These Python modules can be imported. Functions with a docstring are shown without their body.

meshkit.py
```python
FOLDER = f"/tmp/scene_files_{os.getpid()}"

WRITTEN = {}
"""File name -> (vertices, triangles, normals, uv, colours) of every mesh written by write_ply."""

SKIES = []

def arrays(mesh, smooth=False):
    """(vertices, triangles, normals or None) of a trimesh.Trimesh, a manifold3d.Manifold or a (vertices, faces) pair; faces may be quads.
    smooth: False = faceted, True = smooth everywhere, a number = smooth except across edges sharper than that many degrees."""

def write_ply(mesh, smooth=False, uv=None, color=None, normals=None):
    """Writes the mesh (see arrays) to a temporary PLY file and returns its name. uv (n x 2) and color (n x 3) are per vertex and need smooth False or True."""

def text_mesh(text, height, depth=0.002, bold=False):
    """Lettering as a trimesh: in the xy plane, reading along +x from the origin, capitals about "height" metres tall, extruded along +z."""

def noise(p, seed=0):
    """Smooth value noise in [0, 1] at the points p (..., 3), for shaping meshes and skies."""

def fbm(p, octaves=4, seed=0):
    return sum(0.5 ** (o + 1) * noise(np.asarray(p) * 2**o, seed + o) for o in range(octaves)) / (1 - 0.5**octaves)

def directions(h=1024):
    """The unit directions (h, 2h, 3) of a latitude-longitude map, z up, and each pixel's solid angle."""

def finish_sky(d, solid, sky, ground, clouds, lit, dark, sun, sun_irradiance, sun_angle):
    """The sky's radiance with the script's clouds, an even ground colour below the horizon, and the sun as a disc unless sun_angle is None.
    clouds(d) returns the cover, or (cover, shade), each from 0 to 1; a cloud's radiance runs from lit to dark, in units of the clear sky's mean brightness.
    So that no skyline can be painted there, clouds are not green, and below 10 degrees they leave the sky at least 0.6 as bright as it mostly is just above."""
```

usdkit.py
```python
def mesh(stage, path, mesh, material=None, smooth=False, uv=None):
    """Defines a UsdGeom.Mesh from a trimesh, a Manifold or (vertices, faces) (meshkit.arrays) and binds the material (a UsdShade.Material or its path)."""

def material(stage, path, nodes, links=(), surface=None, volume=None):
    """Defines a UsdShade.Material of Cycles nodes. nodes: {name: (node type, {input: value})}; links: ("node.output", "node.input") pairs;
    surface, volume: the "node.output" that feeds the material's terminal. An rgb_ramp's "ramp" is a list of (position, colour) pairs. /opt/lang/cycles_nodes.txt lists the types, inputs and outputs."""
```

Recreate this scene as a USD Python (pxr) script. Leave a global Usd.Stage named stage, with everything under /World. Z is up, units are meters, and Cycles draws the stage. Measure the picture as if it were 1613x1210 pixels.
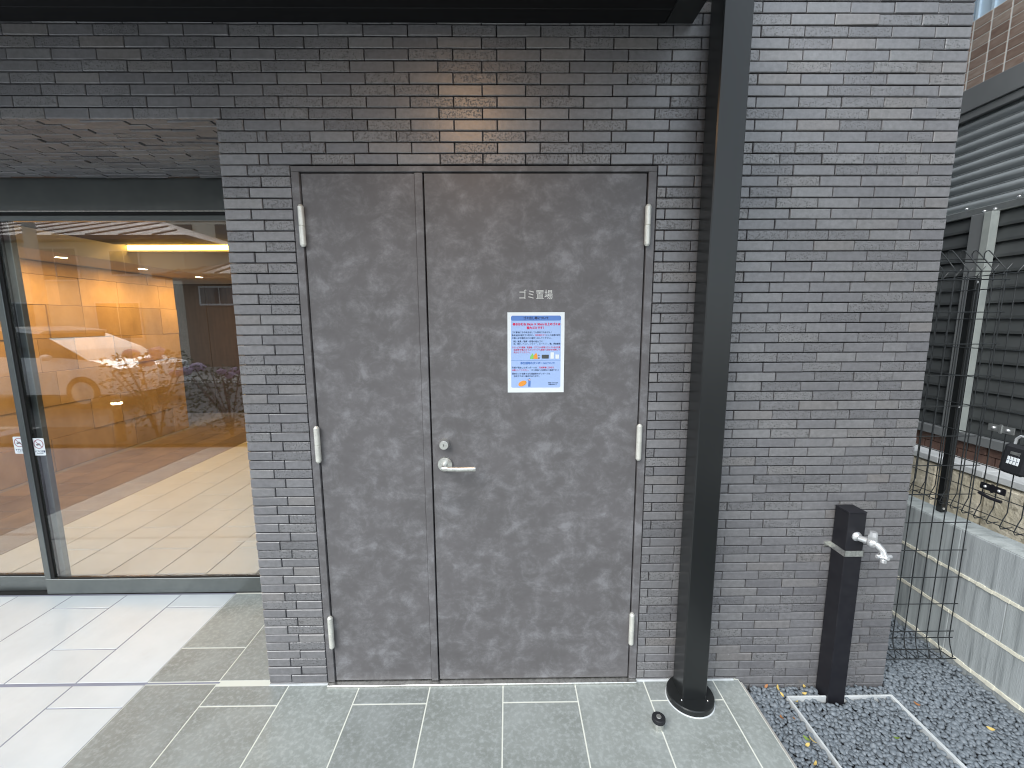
import math, random, glob
import numpy as np
import trimesh
from trimesh import transformations as TF
from shapely import affinity, box as sbox, union_all
from shapely.geometry import Polygon, Point
from pxr import Usd, UsdGeom, UsdLux, UsdShade, Gf, Sdf, Vt
import usdkit, meshkit

random.seed(7)
RNG = np.random.default_rng(7)
stage = Usd.Stage.CreateInMemory()
UsdGeom.SetStageUpAxis(stage, 'Z')
UsdGeom.Xform.Define(stage, '/World')
UsdGeom.Scope.Define(stage, '/World/Looks')

# ------------------------------------------------------------------ camera
CAM = np.array([0.00425, -1.59477, 1.48569])
RT = np.array([0.99992734, -0.01136343, -0.00402242])
UP = np.array([0.00562773, 0.14497915, 0.9894187])
FW = np.array([0.01066003, 0.98936945, -0.14503257])
FPX, PW, PH = 679.0956, 1613, 1210
cam = UsdGeom.Camera.Define(stage, '/World/camera')
cam.CreateHorizontalApertureAttr(36.0)
cam.CreateVerticalApertureAttr(27.0)
cam.CreateFocalLengthAttr(36.0 * FPX / PW)
cam.CreateClippingRangeAttr(Gf.Vec2f(0.02, 2000))
cam.AddTransformOp().Set(Gf.Matrix4d(*RT, 0, *UP, 0, *(-FW), 0, *CAM, 1))
cam.CreateExposureAttr(1.24)

# ------------------------------------------------------------------ sky and sun
SUN_DIR = np.array([-0.64, -0.77, 0.0])
SUN_DIR /= np.linalg.norm(SUN_DIR)
SUN_EL = math.radians(42)
SUN = np.array([*(SUN_DIR[:2] * math.cos(SUN_EL)), math.sin(SUN_EL)])
dome = UsdLux.DomeLight.Define(stage, '/World/sky')
dome.GetPrim().SetCustomDataByKey('kind', 'structure')
sky_mat = usdkit.material(stage, '/World/Looks/sky', {
    'tc': ('texture_coordinate', {}),
    'sky': ('sky_texture', {'sky_type': 'single_scattering', 'sun_disc': False, 'sun_elevation': SUN_EL,
                            'sun_rotation': math.atan2(SUN[0], SUN[1])}),
    'n': ('noise_texture', {'scale': 2.2, 'detail': 5.0, 'roughness': 0.55}),
    'r': ('rgb_ramp', {'ramp': [(0.28, (0.35, 0.35, 0.35)), (0.55, (0.9, 0.9, 0.9))]}),
    'm': ('mix', {'mix_type': 'mix', 'color2': (5.95, 6.6, 7.15)}),
    'bg': ('background_shader', {'strength': 0.1}),
}, [('tc.generated', 'n.vector'), ('n.fac', 'r.fac'), ('r.color', 'm.fac'), ('sky.color', 'm.color1'), ('m.color', 'bg.color')],
    surface='bg.background')
UsdShade.MaterialBindingAPI.Apply(dome.GetPrim()).Bind(sky_mat)
sun = UsdLux.DistantLight.Define(stage, '/World/sun')
sun.CreateNormalizeAttr(True)
sun.CreateIntensityAttr(0.36)
sun.CreateAngleAttr(40.0)
sun.CreateColorAttr(Gf.Vec3f(1.0, 0.985, 0.955))
zx = SUN / np.linalg.norm(SUN)
xx = np.cross([0, 0, 1.0], zx); xx /= np.linalg.norm(xx)
yx = np.cross(zx, xx)
sun.AddTransformOp().Set(Gf.Matrix4d(*xx, 0, *yx, 0, *zx, 0, 0, 0, 20, 1))

# ------------------------------------------------------------------ helpers: prims
USED = {}


def path_for(name, parent):
    base = '/World' if parent is None else str(parent.GetPath())
    n = USED.get((base, name), 0)
    USED[(base, name)] = n + 1
    return f'{base}/{name}' + (f'_{n:03d}' if n else '')


def tag(prim, label=None, cat=None, group=None, kind=None):
    for k, v in (('label', label), ('category', cat), ('group', group), ('kind', kind)):
        if v:
            prim.SetCustomDataByKey(k, v)
    return prim


def thing(name, label=None, cat=None, group=None, kind=None, parent=None):
    return tag(UsdGeom.Xform.Define(stage, path_for(name, parent)).GetPrim(), label, cat, group, kind)


def obj(name, mesh, m, parent=None, label=None, cat=None, group=None, kind=None, smooth=False, pv=None):
    if isinstance(mesh, (list, tuple)) and len(mesh) and isinstance(mesh[0], trimesh.Trimesh):
        mesh = trimesh.util.concatenate(list(mesh))
    p = usdkit.mesh(stage, path_for(name, parent), mesh, m, smooth=smooth)
    if pv:
        for k, v in pv.items():
            UsdGeom.PrimvarsAPI(p).CreatePrimvar(k, Sdf.ValueTypeNames.FloatArray, 'vertex').Set(Vt.FloatArray.FromNumpy(np.asarray(v, np.float32)))
    return tag(p.GetPrim(), label, cat, group, kind)


# ------------------------------------------------------------------ helpers: shapes
def bx(x0, x1, y0, y1, z0, z1, b=0.0):
    x0, x1 = min(x0, x1), max(x0, x1); y0, y1 = min(y0, y1), max(y0, y1); z0, z1 = min(z0, z1), max(z0, z1)
    if b <= 0:
        m = trimesh.creation.box([x1 - x0, y1 - y0, z1 - z0])
        m.apply_translation([(x0 + x1) / 2, (y0 + y1) / 2, (z0 + z1) / 2])
        return m
    b = min(b, (x1 - x0) * .45, (y1 - y0) * .45, (z1 - z0) * .45)
    pts = []
    for X, sx in ((x0, 1), (x1, -1)):
        for Yv, sy in ((y0, 1), (y1, -1)):
            for Zv, sz in ((z0, 1), (z1, -1)):
                pts += [(X, Yv + sy * b, Zv + sz * b), (X + sx * b, Yv, Zv + sz * b), (X + sx * b, Yv + sy * b, Zv)]
    return trimesh.convex.convex_hull(np.array(pts))


def cyl(p0, p1, r, n=16, r1=None):
    p0, p1 = np.asarray(p0, float), np.asarray(p1, float)
    r1 = r if r1 is None else r1
    d = p1 - p0; L = np.linalg.norm(d); d /= L
    a = np.cross(d, [0, 0, 1.0] if abs(d[2]) < .9 else [1.0, 0, 0]); a /= np.linalg.norm(a)
    b = np.cross(d, a)
    t = np.linspace(0, 2 * np.pi, n, endpoint=False)
    ring = np.cos(t)[:, None] * a + np.sin(t)[:, None] * b
    v = np.vstack([p0 + ring * r, p1 + ring * r1, [p0], [p1]])
    f = []
    for i in range(n):
        j = (i + 1) % n
        f += [(i, n + i, j), (j, n + i, n + j), (2 * n, i, j), (2 * n + 1, n + j, n + i)]
    m = trimesh.Trimesh(v, np.array(f), process=False)
    if m.volume < 0:
        m.invert()
    return m


def tube(pts, r, n=6):
    """a round bar bent along pts"""
    P = np.asarray(pts, float)
    out = []
    T = np.gradient(P, axis=0)
    T /= np.linalg.norm(T, axis=1)[:, None]
    a = np.cross(T[0], [0.31, 0.2, 0.93]); a /= np.linalg.norm(a)
    rings = []
    t = np.linspace(0, 2 * np.pi, n, endpoint=False)
    for i in range(len(P)):
        a = a - T[i] * (a @ T[i]); a /= np.linalg.norm(a)
        b = np.cross(T[i], a)
        rings.append(P[i] + r * (np.cos(t)[:, None] * a + np.sin(t)[:, None] * b))
    v = np.vstack(rings + [P[:1], P[-1:]])
    f = []
    for k in range(len(P) - 1):
        for i in range(n):
            j = (i + 1) % n
            A, B, C, D = k * n + i, k * n + j, (k + 1) * n + i, (k + 1) * n + j
            f += [(A, B, C), (B, D, C)]
    e = len(P) * n; l = (len(P) - 1) * n
    for i in range(n):
        j = (i + 1) % n
        f += [(e, j, i), (e + 1, l + i, l + j)]
    m = trimesh.Trimesh(v, np.array(f), process=False)
    if m.volume < 0:
        m.invert()
    return m


def lathe(profile, origin, axis=(0, 0, 1), n=28):
    """profile: (radius, height along axis)"""
    axis = np.asarray(axis, float); axis /= np.linalg.norm(axis)
    a = np.cross(axis, [0, 0, 1.0] if abs(axis[2]) < .9 else [1.0, 0, 0]); a /= np.linalg.norm(a)
    b = np.cross(axis, a)
    t = np.linspace(0, 2 * np.pi, n, endpoint=False)
    v, f = [], []
    for r, h in profile:
        v.append(np.asarray(origin) + axis * h + max(r, 1e-5) * (np.cos(t)[:, None] * a + np.sin(t)[:, None] * b))
    for k in range(len(profile) - 1):
        for i in range(n):
            j = (i + 1) % n
            A, B, C, D = k * n + i, k * n + j, (k + 1) * n + i, (k + 1) * n + j
            f += [(A, B, C), (B, D, C)]
    m = trimesh.Trimesh(np.vstack(v), np.array(f), process=False)
    trimesh.repair.fix_normals(m)
    if m.volume < 0:
        m.invert()
    return m


def extr(poly, d):
    geoms = getattr(poly, 'geoms', [poly])
    return trimesh.util.concatenate([trimesh.creation.extrude_polygon(g, d, engine='earcut') for g in geoms if g.area > 1e-10])


def facing(mesh, x, y, z):
    """a flat mesh drawn in xy (thickness +z) stood up to face -y with its origin at x, y(back), z"""
    m = mesh.copy()
    v = m.vertices.copy()
    m.vertices = np.stack([v[:, 0] + x, y - v[:, 2], v[:, 1] + z], 1)
    return m


CJK = sorted(glob.glob('/opt/blender-*/*/datafiles/fonts/Noto Sans CJK Regular.woff2'))


def text_poly(text, height, px=40, bold=0):
    """lettering as shapely shapes; full-width characters about height tall, from the origin"""
    from PIL import Image, ImageDraw, ImageFont
    font = ImageFont.truetype(CJK[0], px)
    x0, y0, x1, y1 = font.getbbox(text, anchor='ls', stroke_width=bold)
    im = Image.new('L', (x1 - x0 + 8, y1 - y0 + 8))
    ImageDraw.Draw(im).text((4 - x0, 4 - y0), text, 255, font, anchor='ls', stroke_width=bold)
    on = np.pad(np.asarray(im) > 120, ((0, 0), (1, 1))).astype(np.int8)
    rows, starts = np.nonzero(np.diff(on, axis=1) == 1)
    ends = np.nonzero(np.diff(on, axis=1) == -1)[1]
    shape = union_all(sbox(starts, -rows - 1, ends, -rows)).buffer(0.5).buffer(-0.5).simplify(0.6)
    s = height / (px * .92)
    return affinity.affine_transform(shape, [s, 0, 0, s, (x0 - 4) * s * 0 - 4 * s, (4 - y0) * s]), (x1 - x0) * s


# ------------------------------------------------------------------ helpers: materials
def mat(name, c1, c2=None, scale=6.0, lo=.35, hi=.65, rough=.5, metal=0.0, bump=0.0, bscale=60.0, bdist=.004, spec=.5,
        c3=None, scale3=40.0, lo3=.6, hi3=.7, stretch=(1, 1, 1), coat=0.0, distort=0.0, rough2=None, tone=None):
    n = {'g': ('geometry', {}), 'map': ('mapping', {'scale': stretch}),
         'p': ('principled_bsdf', {'base_color': c1, 'roughness': rough, 'metallic': metal, 'specular_ior_level': spec, 'coat_weight': coat})}
    l = [('g.position', 'map.vector')]
    last = None
    if c2 is not None:
        n['n'] = ('noise_texture', {'scale': scale, 'detail': 6.0, 'roughness': .6, 'distortion': distort})
        n['r'] = ('rgb_ramp', {'ramp': [(lo, c1), (hi, c2)]})
        l += [('map.vector', 'n.vector'), ('n.fac', 'r.fac')]
        last = 'r.color'
    if c3 is not None:
        n['n3'] = ('noise_texture', {'scale': scale3, 'detail': 4.0, 'roughness': .6})
        n['r3'] = ('rgb_ramp', {'ramp': [(lo3, (0, 0, 0)), (hi3, (1, 1, 1))]})
        n['m3'] = ('mix', {'mix_type': 'mix', 'color1': c1, 'color2': c3})
        l += [('map.vector', 'n3.vector'), ('n3.fac', 'r3.fac'), ('r3.color', 'm3.fac')]
        if last:
            l.append((last, 'm3.color1'))
        last = 'm3.color'
    if tone:
        n['at'] = ('attribute', {'attribute': 'tone'})
        n['mt'] = ('mix', {'mix_type': 'multiply', 'fac': 1.0, 'color1': c1})
        n['rt'] = ('rgb_ramp', {'ramp': tone})
        l += [('at.fac', 'rt.fac'), ('rt.color', 'mt.color2')]
        if last:
            l.append((last, 'mt.color1'))
        last = 'mt.color'
    if last:
        l.append((last, 'p.base_color'))
    if rough2 is not None:
        n['nr'] = ('noise_texture', {'scale': scale * 1.7, 'detail': 4.0})
        n['rr'] = ('map_range', {'from_min': .35, 'from_max': .65, 'to_min': rough, 'to_max': rough2, 'clamp': True})
        l += [('map.vector', 'nr.vector'), ('nr.fac', 'rr.value'), ('rr.result', 'p.roughness')]
    if bump:
        n['nb'] = ('noise_texture', {'scale': bscale, 'detail': 5.0, 'roughness': .6})
        n['b'] = ('bump', {'strength': bump, 'distance': bdist})
        l += [('map.vector', 'nb.vector'), ('nb.fac', 'b.height'), ('b.normal', 'p.normal')]
    return usdkit.material(stage, f'/World/Looks/{name}', n, l, surface='p.BSDF')


def flat(name, c, rough=.6, spec=.3):
    return mat(name, c, rough=rough, spec=spec)


def emit(name, c, s):
    return usdkit.material(stage, f'/World/Looks/{name}', {'e': ('emission', {'color': c, 'strength': s})}, [], surface='e.emission')


# brick: per-piece tone, pitted faces on some, pale specks of mortar and dirt
M_BRICK = usdkit.material(stage, '/World/Looks/dark_brick_tile', {
    'g': ('geometry', {}),
    'at': ('attribute', {'attribute': 'tone'}),
    'pt': ('attribute', {'attribute': 'pit'}),
    'rt': ('rgb_ramp', {'ramp': [(0, (.142, .141, .150)), (.5, (.166, .164, .172)), (.85, (.188, .186, .191)), (1, (.180, .170, .168))]}),
    'n1': ('noise_texture', {'scale': 55.0, 'detail': 5.0, 'roughness': .65}),
    'r1': ('rgb_ramp', {'ramp': [(.3, (.82, .82, .82)), (.7, (1.18, 1.18, 1.18))]}),
    'm1': ('mix', {'mix_type': 'multiply', 'fac': 1.0}),
    # pits
    'n2': ('noise_texture', {'scale': 150.0, 'detail': 4.0, 'roughness': .6, 'distortion': .2}),
    'r2': ('rgb_ramp', {'ramp': [(.38, (1, 1, 1)), (.47, (0, 0, 0))]}),
    'pm': ('math', {'math_type': 'multiply'}),
    'm2': ('mix', {'mix_type': 'mix', 'color2': (.06, .06, .06)}),
    'pk': ('math', {'math_type': 'multiply', 'value2': .75}),
    # pale specks
    'n3': ('noise_texture', {'scale': 42.0, 'detail': 7.0, 'roughness': .7, 'distortion': .4}),
    'r3': ('rgb_ramp', {'ramp': [(.66, (0, 0, 0)), (.73, (1, 1, 1))]}),
    'n4': ('noise_texture', {'scale': 2.6, 'detail': 5.0, 'roughness': .6}), 'r4': ('rgb_ramp', {'ramp': [(.32, (.88, .88, .88)), (.68, (1.10, 1.10, 1.10))]}), 'm4': ('mix', {'mix_type': 'multiply', 'fac': 1.0}),
    'sx': ('separate_xyz', {}),
    'mr': ('map_range', {'from_min': 1.5, 'from_max': .1, 'to_min': .12, 'to_max': .75, 'clamp': True}),
    'k3': ('math', {'math_type': 'multiply'}),
    'm3': ('mix', {'mix_type': 'mix', 'color2': (.52, .54, .55)}),
    'hb': ('math', {'math_type': 'subtract'}),
    'b': ('bump', {'strength': .55, 'distance': .0022}),
    'p': ('principled_bsdf', {'roughness': .40, 'specular_ior_level': 1.0}),
}, [('at.fac', 'rt.fac'), ('g.position', 'n1.vector'), ('n1.fac', 'r1.fac'), ('rt.color', 'm1.color1'), ('r1.color', 'm1.color2'),
    ('g.position', 'n2.vector'), ('n2.fac', 'r2.fac'), ('r2.color', 'pm.value1'), ('pt.fac', 'pm.value2'), ('pm.value', 'pk.value1'), ('pk.value', 'm2.fac'),
    ('m1.color', 'm2.color1'), ('g.position', 'n3.vector'), ('n3.fac', 'r3.fac'), ('g.position', 'sx.vector'), ('sx.z', 'mr.value'),
    ('mr.result', 'k3.value1'), ('r3.color', 'k3.value2'), ('k3.value', 'm3.fac'), ('g.position', 'n4.vector'), ('n4.fac', 'r4.fac'), ('m2.color', 'm4.color1'), ('r4.color', 'm4.color2'), ('m4.color', 'm3.color1'), ('m3.color', 'p.base_color'),
    ('n1.fac', 'hb.value1'), ('pm.value', 'hb.value2'), ('hb.value', 'b.height'), ('b.normal', 'p.normal')], surface='p.BSDF')
M_BACK = mat('mortar_bed', (.045, .045, .048), (.075, .075, .078), scale=30, rough=.9, bump=.3)
M_DOOR = usdkit.material(stage, '/World/Looks/mottled_door_laminate', {
    'g': ('geometry', {}), 'map': ('mapping', {'scale': (1.0, 1.0, 1.15)}),
    'n1': ('noise_texture', {'scale': 11.0, 'detail': 9.0, 'roughness': .74, 'distortion': .25}),
    'r1': ('rgb_ramp', {'ramp': [(.30, (.110, .104, .107)), (.47, (.124, .119, .122)), (.55, (.150, .146, .151)), (.64, (.205, .203, .212))]}),
    'n2': ('noise_texture', {'scale': 3.2, 'detail': 7.0, 'roughness': .7, 'distortion': .3}),
    'r2': ('rgb_ramp', {'ramp': [(.36, (.92, .92, .92)), (.68, (1.12, 1.12, 1.13))]}),
    'mx': ('mix', {'mix_type': 'multiply', 'fac': 1.0}),
    'nb': ('noise_texture', {'scale': 300.0, 'detail': 2.0}),
    'b': ('bump', {'strength': .12, 'distance': .001}),
    'p': ('principled_bsdf', {'roughness': .5, 'specular_ior_level': .42})},
    [('g.position', 'map.vector'), ('map.vector', 'n1.vector'), ('map.vector', 'n2.vector'), ('n1.fac', 'r1.fac'), ('n2.fac', 'r2.fac'),
     ('r1.color', 'mx.color1'), ('r2.color', 'mx.color2'), ('mx.color', 'p.base_color'), ('map.vector', 'nb.vector'), ('nb.fac', 'b.height'), ('b.normal', 'p.normal')],
    surface='p.BSDF')
M_STEEL = mat('satin_steel', (.78, .78, .74), (.66, .66, .63), scale=40, rough=.30, metal=1.0, rough2=.4)
M_HINGE = mat('pale_nickel', (.74, .74, .68), (.64, .64, .59), scale=40, rough=.34, metal=.35)
M_CHROME = mat('chrome_plate', (.82, .83, .84), rough=.25, metal=.7)
M_BLACKP = mat('black_powder_coat', (.013, .0145, .015), rough=.27, spec=.5, bump=.05, bscale=400, bdist=.001)
M_BLACKF = mat('black_soffit_paint', (.007, .007, .008), rough=.6, spec=.25)
M_POST = mat('black_tap_post', (.011, .011, .015), (.016, .016, .020), scale=30, rough=.45, spec=.35, c3=(.07, .07, .07), scale3=160, lo3=.68, hi3=.74)
M_WIRE = mat('black_coated_wire', (.022, .025, .027), rough=.35, spec=.5)
M_DARKFR = mat('dark_bronze_aluminium', (.14, .155, .155), (.165, .18, .178), scale=9, rough=.32, metal=.75)
M_GASKET = flat('black_gasket', (.012, .012, .012), .6)
M_GREY = mat('grey_porcelain_tile', (.215, .236, .226), (.295, .322, .318), scale=4.5, lo=.34, hi=.66, rough=.42, bump=.18, bscale=35, bdist=.003,
             c3=(.37, .40, .405), scale3=58, lo3=.46, hi3=.76, distort=.5, tone=[(0, (.88, .88, .88)), (1, (1.08, 1.08, 1.06))])
M_WHITE = mat('pale_porcelain_tile', (.53, .58, .61), (.60, .65, .68), scale=3.0, rough=.34, c3=(.54, .58, .60), scale3=9, lo3=.6, hi3=.8,
              bump=.06, bscale=60, tone=[(0, (.94, .94, .94)), (1, (1.03, 1.03, 1.03))])
M_BROWNT = mat('taupe_porcelain_tile', (.19, .16, .13), (.27, .23, .19), scale=4.5, rough=.4, c3=(.25, .21, .17), scale3=20, lo3=.58, hi3=.8,
               tone=[(0, (.85, .85, .85)), (1, (1.1, 1.1, 1.1))])
M_GROUTL = flat('cream_grout', (.66, .68, .62), .9)
M_GROUTD = flat('grey_grout', (.26, .27, .33), .9)
M_SEAL = mat('pale_sealant', (.66, .70, .72), (.55, .58, .60), scale=30, rough=.6)
M_PEBBLE = usdkit.material(stage, '/World/Looks/black_pebbles', {
    'g': ('geometry', {}), 'r': ('rgb_ramp', {'ramp': [(0, (.16, .185, .21)), (.5, (.25, .285, .31)), (.85, (.34, .38, .40)), (.985, (.44, .48, .49)), (1, (.68, .70, .68))]}),
    'n': ('noise_texture', {'scale': 120.0, 'detail': 4.0}), 'rn': ('rgb_ramp', {'ramp': [(.3, (.8, .8, .8)), (.7, (1.2, 1.2, 1.2))]}),
    'm': ('mix', {'mix_type': 'multiply', 'fac': 1.0}), 'p': ('principled_bsdf', {'roughness': .48, 'specular_ior_level': .45})},
    [('g.random_per_island', 'r.fac'), ('g.position', 'n.vector'), ('n.fac', 'rn.fac'), ('r.color', 'm.color1'), ('rn.color', 'm.color2'), ('m.color', 'p.base_color')],
    surface='p.BSDF')
M_SOIL = flat('dark_bed', (.02, .02, .022), .9)
M_BLOCK = mat('concrete_block', (.33, .36, .365), (.47, .51, .515), scale=5, rough=.85, bump=.4, bscale=90, bdist=.004, c3=(.22, .245, .25), scale3=8, lo3=.52, hi3=.72,
              stretch=(1.5, 4.5, .22), tone=[(0, (.9, .9, .92)), (1, (1.08, 1.08, 1.06))])
M_MORTAR = mat('pale_mortar', (.74, .72, .60), (.82, .80, .68), scale=40, rough=.9, bump=.5, bscale=120)
M_GALV = mat('galvanised_steel', (.42, .44, .44), (.54, .56, .55), scale=14, rough=.42, metal=.85)
M_GALVP = mat('pale_post_paint', (.38, .41, .39), (.31, .34, .33), scale=12, rough=.5)
M_SHUT = mat('grey_shutter', (.34, .37, .385), (.40, .43, .445), scale=3, rough=.42, metal=.35)
M_SIDING = mat('dark_siding', (.066, .073, .075), (.085, .092, .094), scale=3, rough=.5, metal=.2)
M_FASCIA = mat('grey_fascia', (.16, .17, .175), (.185, .195, .20), scale=3, rough=.5)
M_BTILE = mat('brown_wall_tile', (.25, .175, .14), (.36, .29, .245), scale=26, rough=.45, bump=.2, bscale=90, tone=[(0, (.68, .60, .56)), (.5, (.95, .92, .9)), (1, (1.2, 1.28, 1.3))], stretch=(1, .5, 2))
M_GROUTW = flat('white_grout', (.75, .76, .74), .9)
M_BLUESID = mat('pale_blue_siding', (.52, .66, .78), rough=.5)
M_STONE = mat('buff_split_stone', (.52, .47, .35), (.66, .61, .50), scale=7, rough=.9, bump=.9, bscale=22, bdist=.02, c3=(.34, .30, .22), scale3=14, lo3=.55, hi3=.7)
M_CAP = mat('pale_cap_stone', (.62, .64, .65), (.5, .52, .53), scale=7, rough=.8)
M_OLDBR = mat('dark_red_brick', (.09, .05, .04), (.14, .08, .06), scale=20, rough=.8, bump=.4)
M_PAPER = flat('notice_paper', (.74, .79, .82), .5)
M_BLUE = flat('notice_blue', (.36, .50, .80), .5)
M_BLUE2 = flat('notice_header_blue', (.11, .22, .55), .5)
M_INK = flat('notice_ink', (.035, .05, .12), .6)
M_RED = flat('notice_red', (.62, .03, .10), .6)
M_RING = flat('sticker_maroon', (.34, .12, .16), .6)
M_ORANGE = flat('notice_orange', (.80, .32, .06), .6)
M_GREEN = flat('notice_green', (.22, .58, .16), .6)
M_SKIN = flat('notice_skin', (.75, .5, .38), .6)
M_LETTER = flat('pale_lettering', (.56, .57, .55), .5)
M_RUBBER = flat('black_rubber', (.018, .019, .022), .55)
M_UFRAME = mat('pale_frame_edge', (.60, .63, .64), (.50, .53, .54), scale=25, rough=.55)
M_LEAFY = flat('yellow_leaf', (.62, .46, .15), .6)
M_LEAFB = flat('brown_leaf', (.34, .15, .06), .6)
M_LEAFG = flat('green_leaf', (.16, .24, .05), .6)
M_PLASTER = mat('cream_plaster', (.52, .49, .42), (.58, .55, .48), scale=2, rough=.9)
M_CEIL = flat('lobby_ceiling_paint', (.5, .47, .42), .8)
M_CEILD = flat('dark_ceiling_panel', (.03, .024, .02), .6)
M_LSTONE = mat('lobby_limestone', (.44, .32, .17), (.58, .44, .26), scale=3.5, rough=.7, bump=.15, bscale=40, tone=[(0, (.78, .78, .78)), (1, (1.12, 1.12, 1.12))], stretch=(1, 1, .6))
M_WALNUT = mat('dark_wood_panel', (.05, .03, .018), (.075, .045, .026), scale=5, rough=.4, stretch=(6, 6, .6))
M_ASPH = mat('asphalt', (.07, .072, .074), (.10, .10, .10), scale=3, rough=.85, c3=(.11, .11, .11), scale3=160, lo3=.62, hi3=.7)
M_CONC = mat('street_concrete', (.32, .31, .29), (.4, .39, .37), scale=2, rough=.85)
M_LINE = flat('road_paint', (.75, .75, .72), .7)
M_GLASS = usdkit.material(stage, '/World/Looks/door_glass', {
    'w': ('layer_weight', {'blend': .5}), 'p5': ('math', {'math_type': 'power', 'value2': 5.0}),
    'f': ('math', {'math_type': 'multiply_add', 'value2': .90, 'value3': .10}),
    't': ('transparent_bsdf', {'color': (.95, .965, .955)}), 'g': ('glossy_bsdf', {'color': (1, 1, 1), 'roughness': 0.0}),
    'm': ('mix_closure', {})}, [('w.facing', 'p5.value1'), ('p5.value', 'f.value1'), ('f.value', 'm.fac'), ('t.BSDF', 'm.closure1'), ('g.BSDF', 'm.closure2')], surface='m.closure')

# ------------------------------------------------------------------ the ground
GX = .962                     # edge of the tiled paving, the gravel begins
obj('ground', bx(-60, 60, -60, 40, -.9, -.20), M_CONC, kind='structure')
obj('road', bx(-60, 60, -9.2, -3.3, -.195, -.13), M_ASPH, kind='structure')
ln = obj('road_line', [bx(-60, 60, -3.75, -3.63, -.1298, -.126), bx(-60, 60, -8.9, -8.78, -.1298, -.126)], M_LINE, kind='structure')
obj('kerb', [bx(-60 + 1.2 * k, -58.806 + 1.2 * k, -3.3, -3.15, -.195, -.02, .012) for k in range(100)], M_CONC, kind='structure')

# tiled paving, 295 mm columns of 600 mm tiles laid in half bond
paving = thing('tiled_paving', kind='structure')
obj('grout_bed', bx(-1.503, GX, -3.15, .62, -.15, -.0009), M_GROUTL, paving)
obj('grout_bed', bx(-7.0, -1.5032, -3.15, .62, -.15, -.0011), M_GROUTD, paving, label='darker grout between the pale tiles')
XJ = [-1.503 + .2965 * k for k in range(9)]
XJ = [-1.503, -1.208, -.9045, -.611, -.3205, -.021, .276, .5625, .8525, GX]


def tile(x0, x1, y0, y1, m, parent, g=.0022, z=0.0, name='paving_tile'):
    t = bx(x0 + g, x1 - g, y0 + g, y1 - g, -.012 + z, z, .0012)
    tn = RNG.random()
    obj(name, t, m, parent, pv={'tone': np.full(len(t.vertices), tn)})


def column(x0, x1, ys, ya, yb, m, parent, cut, z=0.0):
    """ys: the first cross joint; tiles between ya and yb, cut where the expansion joint runs"""
    e = sorted({round(v, 4) for v in [ya, yb] + [ys + .6 * k for k in range(-9, 16) if ya + .02 < ys + .6 * k < yb - .02]})
    for a, b in zip(e[:-1], e[1:]):
        if cut is not None and a < cut[0] < b:
            if cut[0] - a > .015: tile(x0, x1, a, cut[0], m, parent, z=z)
            if b - cut[1] > .015: tile(x0, x1, cut[1], b, m, parent, z=z)
        else:
            tile(x0, x1, a, b, m, parent, z=z)


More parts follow.
